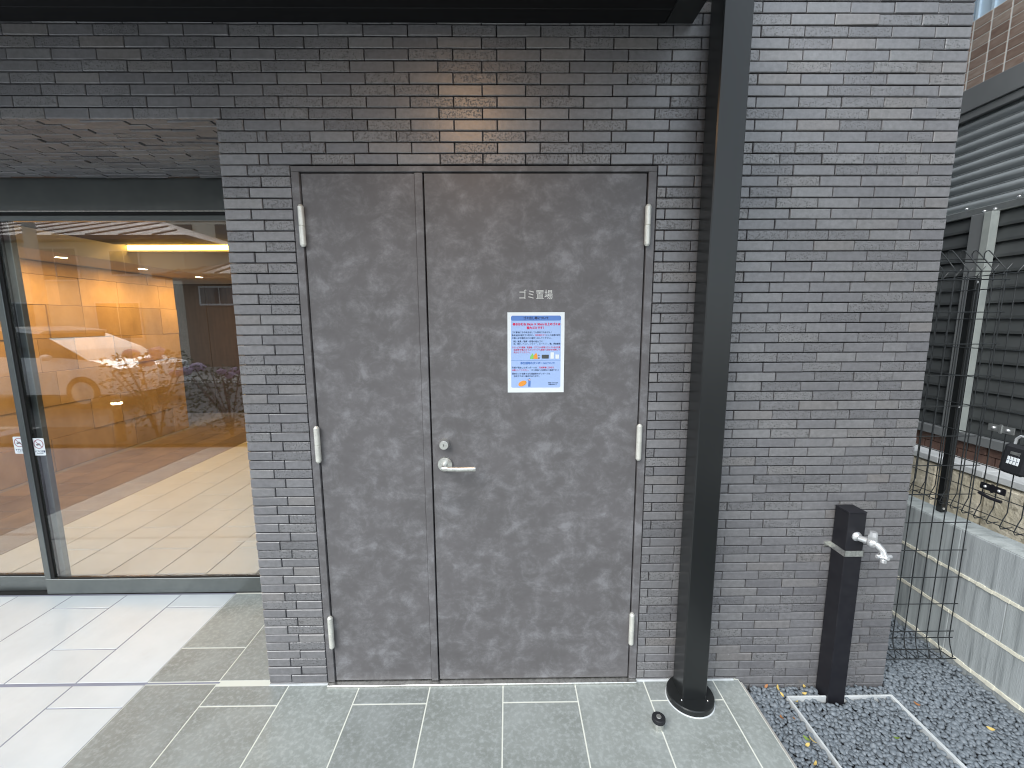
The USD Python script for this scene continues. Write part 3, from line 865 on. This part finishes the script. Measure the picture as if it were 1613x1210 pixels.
mats = {'b': M_LEAFB, 'y': M_LEAFY, 'g': M_LEAFG}
for x, y, c, lab in leafs:
    L, w, a = random.uniform(.008, .013), random.uniform(.004, .006), random.uniform(0, 3.1)
    t = np.linspace(-1, 1, 7)
    up = [(L * q, w * (1 - q * q) ** .7, .004 * q * q) for q in t]
    dn = [(L * q, -w * (1 - q * q) ** .7, .004 * q * q + .001) for q in t]
    v = np.array(up + dn + [(p[0], p[1], p[2] - .0006) for p in up + dn])
    f = []
    for k in range(6):
        f += [(k, 7 + k, k + 1), (k + 1, 7 + k, 8 + k), (14 + k, 15 + k, 21 + k), (15 + k, 22 + k, 21 + k)]
    R = TF.euler_matrix(random.gauss(0, .35), random.gauss(0, .35), a)[:3, :3]
    obj('fallen_leaf', (v @ R.T + [x, y, heap(x, y) + .0115], np.array(f)), mats[c], label=lab, cat='leaf', group='fallen leaves on the black pebbles')

# ------------------------------------------------------------------ garden tap post
tap = thing('tap_post', 'black square garden tap post standing in the pebbles by the wall', 'tap')
tx0, tx1, ty0, ty1, tz = 1.288, 1.356, -.075, -.006, .768
obj('post', bx(tx0, tx1, ty0, ty1, -.09, tz - .006, .0015), M_POST, tap)
obj('top_cap', bx(tx0 - .001, tx1 + .001, ty0 - .001, ty1 + .001, tz - .0058, tz, .0015), M_POST, tap)
obj('wall_bracket', [bx(tx0 - .0025, tx1 + .0025, ty0 - .003, ty0 - .0005, .590, .6135), bx(tx0 - .003, tx0 - .0005, ty0 - .003, -.001, .590, .6135),
                     bx(tx1 + .0005, tx1 + .003, ty0 - .003, -.001, .590, .6135), bx(tx0 - .027, tx0 - .003, -.0045, -.001, .590, .6135)], M_STEEL, tap)
fx, fz = 1.326, .671
fl_ = lathe([(0, 0), (.0185, 0), (.0175, .004), (.0125, .009), (.010, .013), (0, .013)], (fx, ty0, fz), (0, -1, 0), n=24)
nz = np.array([.50, -.87, 0]); nz /= np.linalg.norm(nz)
O = np.array([fx, ty0 - .012, fz])
B0 = O + nz * .040
obj('flange', fl_, M_CHROME, tap, smooth=30)
body = [cyl(O, B0, .0115), trimesh.creation.icosphere(2, .0185).apply_translation(B0), cyl(B0 + [0, 0, .006], B0 + [0, 0, .028], .014, 8),
        tube([B0, B0 + nz * .018 + [0, 0, -.004], B0 + nz * .032 + [0, 0, -.016], B0 + nz * .038 + [0, 0, -.034]], .0118, 10),
        cyl(B0 + nz * .038 + [0, 0, -.033], B0 + nz * .038 + [0, 0, -.058], .0095, 12, .0075)]
tb = obj('faucet_body', body, M_CHROME, tap, smooth=35)
kb = B0 + [0, 0, .032]
kn = [cyl(kb - [0, 0, .006], kb + [0, 0, .010], .0145, 8, .012)]
obj('tap_handle', kn, M_CHROME, tap, smooth=35)
hc = B0 + nz * .038 + [0, 0, -.036]
obj('hose_clip', [cyl(hc + [-.027, 0, 0], hc + [.027, 0, 0], .0066, 8), cyl(hc + [0, -.020, 0], hc + [0, .020, 0], .0060, 8), cyl(hc + [0, 0, -.022], hc + [0, 0, -.012], .0105, 12)], M_CHROME, tap, smooth=35)

# ------------------------------------------------------------------ mesh panel beside the wall corner
W = .0021
panel = thing('mesh_panel', 'black welded wire mesh panel closing the gap beside the brick wall', 'fence')
PYY = .10
hz = [.021, .102, .133] + [.264 + .1248 * k for k in range(12)]
for k in range(8):
    x = 1.591 + .0502 * k
    arc = [(x, PYY + .030, .012), (x, PYY - .022, .016), (x, PYY - .026, .026), (x, PYY - .008, .07), (x, PYY, .105), (x, PYY, .5), (x, PYY, 1.0), (x, PYY, 1.40), (x, PYY, 1.672),
           (x, PYY + .03, 1.708), (x, PYY + .066, 1.749), (x, PYY + .074, 1.757), (x, PYY + .084, 1.757), (x, PYY + .090, 1.748), (x, PYY + .088, 1.722)]
    obj('vertical_wire', tube(arc, W, 6), M_WIRE, panel, smooth=60)
for z in hz:
    yy = PYY - 2 * W - (.026 if z < .03 else 0)
    obj('horizontal_wire', tube([(1.58, yy, z), (1.953, yy, z)], W, 6), M_WIRE, panel, smooth=60)
for yy, z in [(PYY + 2 * W + .031, 1.706), (PYY - W * 2, 1.668), (PYY + .092, 1.726), (PYY + .030, .0162)]:
    obj('horizontal_wire', tube([(1.58, yy, z), (1.953, yy, z)], W, 6), M_WIRE, panel, smooth=60)

# ------------------------------------------------------------------ block wall with the side fence on top
bw = thing('block_wall', 'low grey concrete block wall with pale mortar joints', 'wall')
BX0, BX1 = 1.982, 2.10
obj('mortar_core', bx(BX0 + .004, BX1 - .004, -2.0, 5.0, -.2, .571), M_MORTAR, bw)
zb = [(-.19, -.006), (.0, .1835), (.195, .3755), (.386, .576)]
for r, (a, b) in enumerate(zb):
    y = -2.0 + (.2 if r % 2 else 0)
    while y < 4.9:
        t = bx(BX0, BX1, y + .0008, y + .3892, a, b, .0022)
        if y < 1.3:
            obj('concrete_block', t, M_BLOCK, bw, pv={'tone': np.full(len(t.vertices), RNG.random())})
        else:
            obj('concrete_block', t, M_BLOCK, bw, pv={'tone': np.full(len(t.vertices), RNG.random())})
        y += .39
jm = []
for z, w in ((.1893, .0085), (.3808, .0085), (-.004, .010)):
    ys_ = np.arange(-1.5, 4.0, .03)
    for a, b in zip(ys_[:-1], ys_[1:]):
        d = .002 + .004 * RNG.random()
        jm.append(bx(BX0 - d, BX0 + .006, a, b, z - w + .003 * RNG.random(), z + w * .6 + .004 * RNG.random()))
obj('mortar_joint', jm, M_MORTAR, bw)
obj('top_smear', bx(BX0 + .002, BX1 - .002, -2, 5, .5765, .5795), M_BLOCK, bw, pv={'tone': np.full(8, .9)})
sf = thing('side_fence', 'black wire mesh fence with posts standing on the block wall', 'fence')
SFX = 2.045
for k in range(62):
    y = -.9 + .05 * k
    if k > 50 and k % 2: continue
    arc = [(SFX + .03, y, .636), (SFX - .016, y, .630), (SFX - .022, y, .640), (SFX - .012, y, .672), (SFX, y, .70), (SFX, y, 1.2), (SFX, y, 1.672), (SFX + .03, y, 1.71)]
    obj('vertical_wire', tube(arc, W, 6), M_WIRE, sf, smooth=60)
for z in [.645, .668, .75, .868, .99, 1.11, 1.235, 1.36, 1.485, 1.61, 1.668]:
    xx_ = SFX - 2 * W - (.02 if z < .65 else .012 if z < .7 else 0)
    obj('horizontal_wire', tube([(xx_, -1.0, z), (xx_, 2.2, z)], W, 6), M_WIRE, sf, smooth=60)
for y in (-1.1, .325, 2.2):
    obj('fence_post', bx(2.050, 2.080, y - .014, y + .014, .5797, 1.665, .002), M_BLACKP, sf)
    for z in (.60, 1.09, 1.645):
        obj('bolt', cyl((2.060, y - .0175, z), (2.060, y - .0135, z), .0055, 10), M_CHROME, sf)
for y, z in ((.105, .782), (.110, 1.037)):
    b = obj('joint_bracket', [bx(SFX - .013, SFX - .009, y - .047, y - .003, z - .014, z + .014), bx(SFX - .013, SFX - .009, y + .003, y + .047, z - .014, z + .014), bx(SFX - .016, SFX - .0095, y - .004, y + .004, z - .018, z + .018)], M_GALV if z > 1 else M_POST, sf)
    for s in (-.026, .026):
        obj('bolt', trimesh.creation.icosphere(1, .0062).apply_translation([SFX - .014, y + s, z]), M_CHROME, b)
obj('latch_bar', tube([(SFX - .02, .06, .742), (SFX - .026, .10, .744), (SFX - .02, .145, .750)], .0065, 8), M_POST, sf, smooth=50)
lock = thing('key_safe', 'black combination padlock hanging on the wire fence at the right edge', 'padlock')
kx, ky, kz = SFX - .036, .022, .935
kbox = bx(-.034, .034, -.013, .013, -.052, .052, .010)
Rk = TF.euler_matrix(0, 0, -math.pi / 2 + .22)
kt = TF.translation_matrix([kx, ky, kz]) @ Rk @ TF.euler_matrix(0, .10, 0) @ TF.scale_matrix(1.18)
obj('case', kbox.apply_transform(kt), M_RUBBER, lock)
for nm, sh, m in [('shackle', tube([(-.014, 0, .05), (-.014, 0, .07), (-.006, 0, .082), (.006, 0, .082), (.014, 0, .07), (.014, 0, .05)], .004, 8), M_CHROME),
                  ('label_plate', bx(-.012, .012, -.0140, -.0131, .018, .028, .0003), M_STEEL)]:
    obj(nm, sh.apply_transform(kt), m, lock, smooth=40)
for k in range(4):
    obj('number_dial', bx(-.016 + .008 * k + .0006, -.0086 + .008 * k, -.0150, -.0131, -.016, .010, .0008).apply_transform(kt), M_PAPER, lock)
    obj('dial_line', bx(-.0145 + .008 * k, -.0105 + .008 * k, -.0155, -.0151, -.004, -.002).apply_transform(kt), M_INK, lock)

# ------------------------------------------------------------------ neighbouring building across the alley
nb = thing('neighbour_building', 'neighbouring building with grey roller shutter and brown tiles beyond the fence', 'building')
NX = 3.0
YA, YB = -2.5, 6.0
obj('core', bx(NX + .03, NX + 1.4, YA, YB, -.2, 3.36), M_SIDING, nb)
obj('tile_grout', bx(NX + .0018, NX + .029, YA, YB, 2.947, 3.37), M_GROUTW, nb)
for r in range(7):
    for k in range(22):
        y = .02 + .1085 * k
        t = bx(NX, NX + .02, y + .0045, y + .104, 2.9515 + .060 * r, 3.0065 + .060 * r, .001)
        obj('brown_tile', t, M_BTILE, nb, pv={'tone': np.full(len(t.vertices), RNG.random())})
obj('fascia', bx(NX - .03, NX + .028, YA, YB, 2.805, 2.945, .003), M_FASCIA, nb)
obj('fascia_trim', bx(NX - .018, NX + .028, YA, YB, 2.755, 2.8045, .003), M_FASCIA, nb)
slat = []
zz = 2.755
k = 0
while zz > 2.24:
    prof = Polygon([(0, 0), (-.006, .003), (-.017, .017), (-.020, .029), (-.016, .043), (-.006, .051), (-.004, .055), (-.008, .058), (-.004, .0625), (.004, .0625), (.006, 0)])
    e = trimesh.creation.extrude_polygon(prof, 4.6, engine='earcut')
    v = e.vertices.copy()
    e.vertices = np.stack([v[:, 0] + NX + .02, -.9 + v[:, 2], zz - .0635 + v[:, 1]], 1)
    trimesh.repair.fix_normals(e)
    obj('shutter_slat', e, M_SHUT, nb, smooth=40)
    zz -= .0638
    k += 1
obj('bottom_rail', bx(NX - .012, NX + .028, YA, YB, 2.135, zz, .003), M_GALV, nb)
for y in (1.30, 1.19, 1.13, 1.01):
    obj('rivet', trimesh.creation.icosphere(1, .008).apply_translation([NX - .013, y, 2.19 if y in (1.30, 1.01) else 2.15]), M_CHROME, nb)
obj('rail_plate', bx(NX - .02, NX - .0125, .84, .96, 2.16, 2.235, .002), M_GALV, nb)
z = 2.13
while z > .78:
    h = .092
    pr = Polygon([(.0, 0), (-.022, .004), (-.022, .020), (-.004, h), (.012, h), (.012, 0)])
    e = trimesh.creation.extrude_polygon(pr, 4.6, engine='earcut')
    v = e.vertices.copy()
    e.vertices = np.stack([v[:, 0] + NX + .018, -.9 + v[:, 2], z - h + v[:, 1]], 1)
    trimesh.repair.fix_normals(e)
    obj('siding_board', e, M_SIDING, nb)
    z -= h
obj('silver_post', bx(NX - .055, NX - .005, 1.105, 1.150, .757, 2.134, .002), M_GALVP, nb)
obj('dark_post', bx(NX - .045, NX - .005, 1.155, 1.235, .757, 2.134, .002), M_FASCIA, nb)
obj('base_rail', bx(NX - .05, NX + .028, YA, YB, .70, .756, .003), M_FASCIA, nb)
for r in range(2):
    for k in range(14):
        y = .35 + .112 * k + (.05 if r else 0)
        t = bx(NX - .02, NX + .02, y + .004, y + .108, .588 + .056 * r, .640 + .056 * r, .001)
        obj('base_brick', t, M_OLDBR, nb)
obj('blue_siding', [bx(NX + .20, NX + .26, YA, YB, 3.36, 4.8)] + [bx(NX + .185, NX + .1995, YA + .1 * k, YA + .018 + .1 * k, 3.36, 4.8) for k in range(84)], M_BLUESID, nb)
rw = thing('retaining_wall', 'rough buff stone retaining wall behind the fence', 'wall')
obj('core', bx(NX - .10, NX + .02, YA, YB, -.2, .545), M_STONE, rw)
y = -1.4
while y < 3.0:
    h = random.choice([.27, .31, .36])
    a = np.array(bx(NX - .16, NX - .05, y + .006, y + h - .006, -.1, .538, .02).vertices)
    m = trimesh.convex.convex_hull(a + RNG.normal(0, .006, a.shape))
    obj('stone_block', m, M_STONE, rw, smooth=40)
    obj('cap_stone', bx(NX - .17, NX + .015, y + .003, y + h - .003, .546, .588, .004), M_CAP, rw)
    y += h
obj('alley_ground', bx(2.1005, NX - .05, -3.1, 6, -.19, -.05), M_CONC, kind='structure')

# ------------------------------------------------------------------ the street behind the camera, seen mirrored in the glass
M_CARW = mat('white_car_paint', (.78, .79, .80), rough=.25, coat=.8)
M_CARG = mat('dark_car_glass', (.02, .025, .03), rough=.05, spec=.8)
car = thing('parked_car', 'white parked car mirrored in the sliding glass door', 'car')
cx0, cy0, cz0 = -9.2, -6.05, -.13
prof = [(-2.05, .28), (-2.08, .62), (-1.95, .88), (-1.35, .98), (-.95, .99), (.9, .96), (1.5, .90), (1.98, .76), (2.08, .55), (2.05, .28)]
cabin = [(-1.92, .90), (-1.55, 1.30), (-1.0, 1.50), (-.2, 1.54), (.5, 1.46), (1.15, 1.12), (1.45, .92)]


def car_loft(p, w0, w1, zt):
    P = Polygon(p)
    e = trimesh.creation.extrude_polygon(P, 1.0, engine='earcut')
    v = e.vertices.copy()
    s = np.where(v[:, 1] > zt, w1, w0)
    e.vertices = np.stack([cx0 + v[:, 0], cy0 + (v[:, 2] - .5) * s, cz0 + v[:, 1]], 1)
    trimesh.repair.fix_normals(e)
    return e


obj('body', [car_loft(prof, 1.72, 1.62, .85)], M_CARW, car)
obj('roof', [car_loft([cabin[1], cabin[2], cabin[3], cabin[4], (.42, 1.40), (-.2, 1.46), (-1.0, 1.43), (-1.5, 1.26)], 1.36, 1.3, 1.4)], M_CARW, car)
obj('window', [car_loft([(-1.85, .90), (-1.5, 1.27), (-1.0, 1.44), (-.2, 1.47), (.42, 1.41), (1.08, 1.10), (1.35, .92)], 1.56, 1.30, 1.2)], M_CARG, car)
for sx_ in (-1.25, 1.28):
    for sy_ in (-1, 1):
        w = obj('wheel', cyl((cx0 + sx_, cy0 + sy_ * .66, cz0 + .31), (cx0 + sx_, cy0 + sy_ * .875, cz0 + .31), .31, 24), M_RUBBER, car)
        obj('rim', cyl((cx0 + sx_, cy0 + sy_ * .87, cz0 + .31), (cx0 + sx_, cy0 + sy_ * .885, cz0 + .31), .21, 18), M_GALV, w)
for sy_ in (-1, 1):
    obj('mirror', trimesh.creation.icosphere(2).apply_scale([.07, .10, .06]).apply_translation([cx0 + .75, cy0 + sy_ * .93, cz0 + .98]), M_CARW, car)
    obj('headlight', bx(cx0 + 1.75, cx0 + 2.06, cy0 + sy_ * .55, cy0 + sy_ * .82, cz0 + .66, cz0 + .76, .02), M_GALV, car)


def hip_house(name, label, x0, x1, y0, y1, ze, zr_, mw, mr, wins):
    h = thing(name, label, 'house')
    obj('wall', bx(x0, x1, y0, y1, -.2, ze), mw, h)
    o = .6
    d = min((y1 - y0) / 2, (x1 - x0) / 2 - .3)
    A = [(x0 - o, y0 - o, ze), (x1 + o, y0 - o, ze), (x1 + o, y1 + o, ze), (x0 - o, y1 + o, ze), (x0 + d, (y0 + y1) / 2, zr_), (x1 - d, (y0 + y1) / 2, zr_),
         (x0 - o, y0 - o, ze - .16), (x1 + o, y0 - o, ze - .16), (x1 + o, y1 + o, ze - .16), (x0 - o, y1 + o, ze - .16)]
    rf = obj('roof', trimesh.convex.convex_hull(np.array(A)), mr, h)
    n = 14
    rib = []
    for k in range(1, n):
        t = k / n
        xx_ = x0 - o + (x1 - x0 + 2 * o) * t
        top = min(1, min(xx_ - (x0 - o), (x1 + o) - xx_) / (d + o))
        yt = y1 + o + ((y0 + y1) / 2 - y1 - o) * top
        rib.append(tube([(xx_, y1 + o, ze + .02), (xx_, yt, ze + (zr_ - ze) * top + .02)], .035, 5))
    obj('roof_rib', rib, mr, rf)
    for wx, wz, ww, wh in wins:
        f = obj('window_frame', bx(wx, wx + ww, y1 + .001, y1 + .06, wz, wz + wh), M_CAP, h)
        obj('pane', bx(wx + .06, wx + ww / 2 - .02, y1 + .0605, y1 + .07, wz + .06, wz + wh - .06), M_CARG, f)
        obj('pane', bx(wx + ww / 2 + .02, wx + ww - .06, y1 + .0605, y1 + .07, wz + .06, wz + wh - .06), M_CARG, f)
    return h


M_ROOF = mat('brown_metal_roof', (.13, .065, .05), (.17, .09, .07), scale=2, rough=.45)
M_BROWNW = mat('brown_siding_wall', (.16, .10, .06), (.2, .13, .08), scale=3, rough=.7, stretch=(1, 1, 8))
hip_house('hip_roof_house', 'brown hip-roofed house across the street mirrored in the glass', -29, -12.7, -27, -14.8, 4.75, 6.95, M_PLASTER, M_ROOF,
          [(-21.8, 3.1, 1.6, 1.2), (-18.6, 3.1, 1.8, 1.3), (-15.6, 3.3, 1.2, 1.0), (-20.6, .7, 2.2, 1.6), (-16.4, .8, 1.8, 1.5)])
hip_house('brown_house', 'low dark brown house further along the street mirrored in the glass', -12.0, -5.4, -20, -13.6, 3.2, 4.4, M_BROWNW, M_ROOF,
          [(-11.4, 2.1, 1.5, .7), (-9.0, 2.1, 1.5, .7)])
ap = thing('apartment_block', 'pale apartment block rising behind the houses mirrored in the glass', 'building')
obj('wall', bx(-34, -16.4, -40, -32, -.2, 13), M_PLASTER, ap)
obj('tower', bx(-16.35, -9, -44, -33, -.2, 11.5), M_CAP, ap)
for r in range(4):
    for k in range(7):
        obj('window', bx(-32 + 3.2 * k, -30.6 + 3.2 * k, -31.99 if k < 5 else -32.99, -31.9 if k < 5 else -32.9, 1.5 + 3 * r, 2.9 + 3 * r), M_CARG, ap)
pole = thing('utility_pole', 'concrete utility pole beside the road mirrored in the glass', 'pole')
obj('shaft', cyl((-13.2, -9.7, -.2), (-13.2, -9.7, 9), .16, 14, .11), M_CONC, pole)
obj('crossarm', bx(-13.9, -12.5, -9.76, -9.68, 8.2, 8.3), M_GALV, pole)
pole2 = thing('utility_pole', 'concrete utility pole further right along the road', 'pole')
obj('shaft', cyl((14, -9.7, -.2), (14, -9.7, 9), .16, 14, .11), M_CONC, pole2)
for k, (za, zb_, yy) in enumerate([(8.3, 8.2, -9.7), (7.4, 7.3, -9.6), (6.2, 6.2, -9.65)]):
    t = np.linspace(0, 1, 21)
    obj('overhead_cable', tube([(-40 + 54 * q, yy, za + (zb_ - za) * q - 3.0 * q * (1 - q) * .5) for q in t], .018, 5), M_RUBBER,
        label=['highest overhead cable along the street', 'middle overhead cable along the street', 'lowest overhead cable along the street'][k], cat='cable')
# shrub bed and bollard lamp near the entrance
M_SHRUB = usdkit.material(stage, '/World/Looks/shrub_leaf', {
    'g': ('geometry', {}), 'r': ('rgb_ramp', {'ramp': [(0, (.03, .06, .02)), (.6, (.06, .10, .03)), (1, (.11, .15, .04))]}),
    'd': ('principled_bsdf', {'roughness': .5}), 't': ('translucent_bsdf', {}), 'm': ('mix_closure', {'fac': .3})},
    [('g.random_per_island', 'r.fac'), ('r.color', 'd.base_color'), ('r.color', 't.color'), ('d.BSDF', 'm.closure1'), ('t.BSDF', 'm.closure2')], surface='m.closure')
M_FLOW = flat('lilac_flower', (.55, .42, .62), .7)
M_STEM = flat('shrub_stem', (.09, .06, .04), .8)


def shrub(x, y, h, r, seed, label, flowers):
    rg = np.random.default_rng(seed)
    s = thing('flowering_shrub', label, 'shrub')
    stems = []
    for k in range(9):
        a = rg.uniform(0, 6.28); q = r * rg.uniform(.4, .9)
        stems.append(tube([(x, y, -.02), (x + q * .3 * math.cos(a), y + q * .3 * math.sin(a), h * .4), (x + q * math.cos(a), y + q * math.sin(a), h * rg.uniform(.75, 1))], .007, 5))
    obj('stem', stems, M_STEM, s)
    V, F = [], []
    for k in range(800):
        a = rg.uniform(0, 6.28); q = r * math.sqrt(rg.random()); zz_ = h * (.12 + .88 * rg.random())
        q *= (1.1 - .5 * abs(zz_ / h - .55))
        c = np.array([x + q * math.cos(a), y + q * math.sin(a), zz_])
        u = rg.normal(size=3); u /= np.linalg.norm(u); w = np.cross(u, rg.normal(size=3)); w /= np.linalg.norm(w)
        L = rg.uniform(.018, .036)
        V += [c - u * L, c + w * L * .45, c + u * L, c - w * L * .45]; n = 4 * k
        F += [(n, n + 1, n + 2), (n, n + 2, n + 3)]
    obj('leaves', (np.array(V), np.array(F)), M_SHRUB, s, kind='stuff')
    for k in range(flowers):
        a = rg.uniform(0, 6.28); q = r * rg.uniform(.3, .95)
        b = trimesh.creation.icosphere(2, rg.uniform(.05, .085))
        b.vertices += rg.normal(0, .006, b.vertices.shape); b.vertices[:, 2] *= .7
        obj('flower_head', b.apply_translation([x + q * math.cos(a), y + q * math.sin(a), h * rg.uniform(.72, 1.02)]), M_FLOW, s)


obj('planting_bed', bx(-6.5, -2.9, -3.1, -2.21, -.15, .04), M_SOIL, kind='structure')
shrub(-4.45, -2.55, 1.12, .50, 1, 'lilac flowering shrub beside the bollard lamp, mirrored in the glass', 7)
shrub(-3.55, -2.60, .95, .48, 2, 'second leafy shrub nearer the door, mirrored in the glass', 4)
bl = thing('bollard_lamp', 'low dark bollard lamp with a lit warm top among the shrubs', 'lamp')
obj('shaft', cyl((-4.75, -2.35, 0.0), (-4.75, -2.35, .50), .05, 16), M_RUBBER, bl)
obj('lens', cyl((-4.75, -2.35, .501), (-4.75, -2.35, .53), .049, 16), M_LAMPB, bl)
obj('cap', cyl((-4.75, -2.35, .531), (-4.75, -2.35, .55), .055, 16), M_RUBBER, bl)
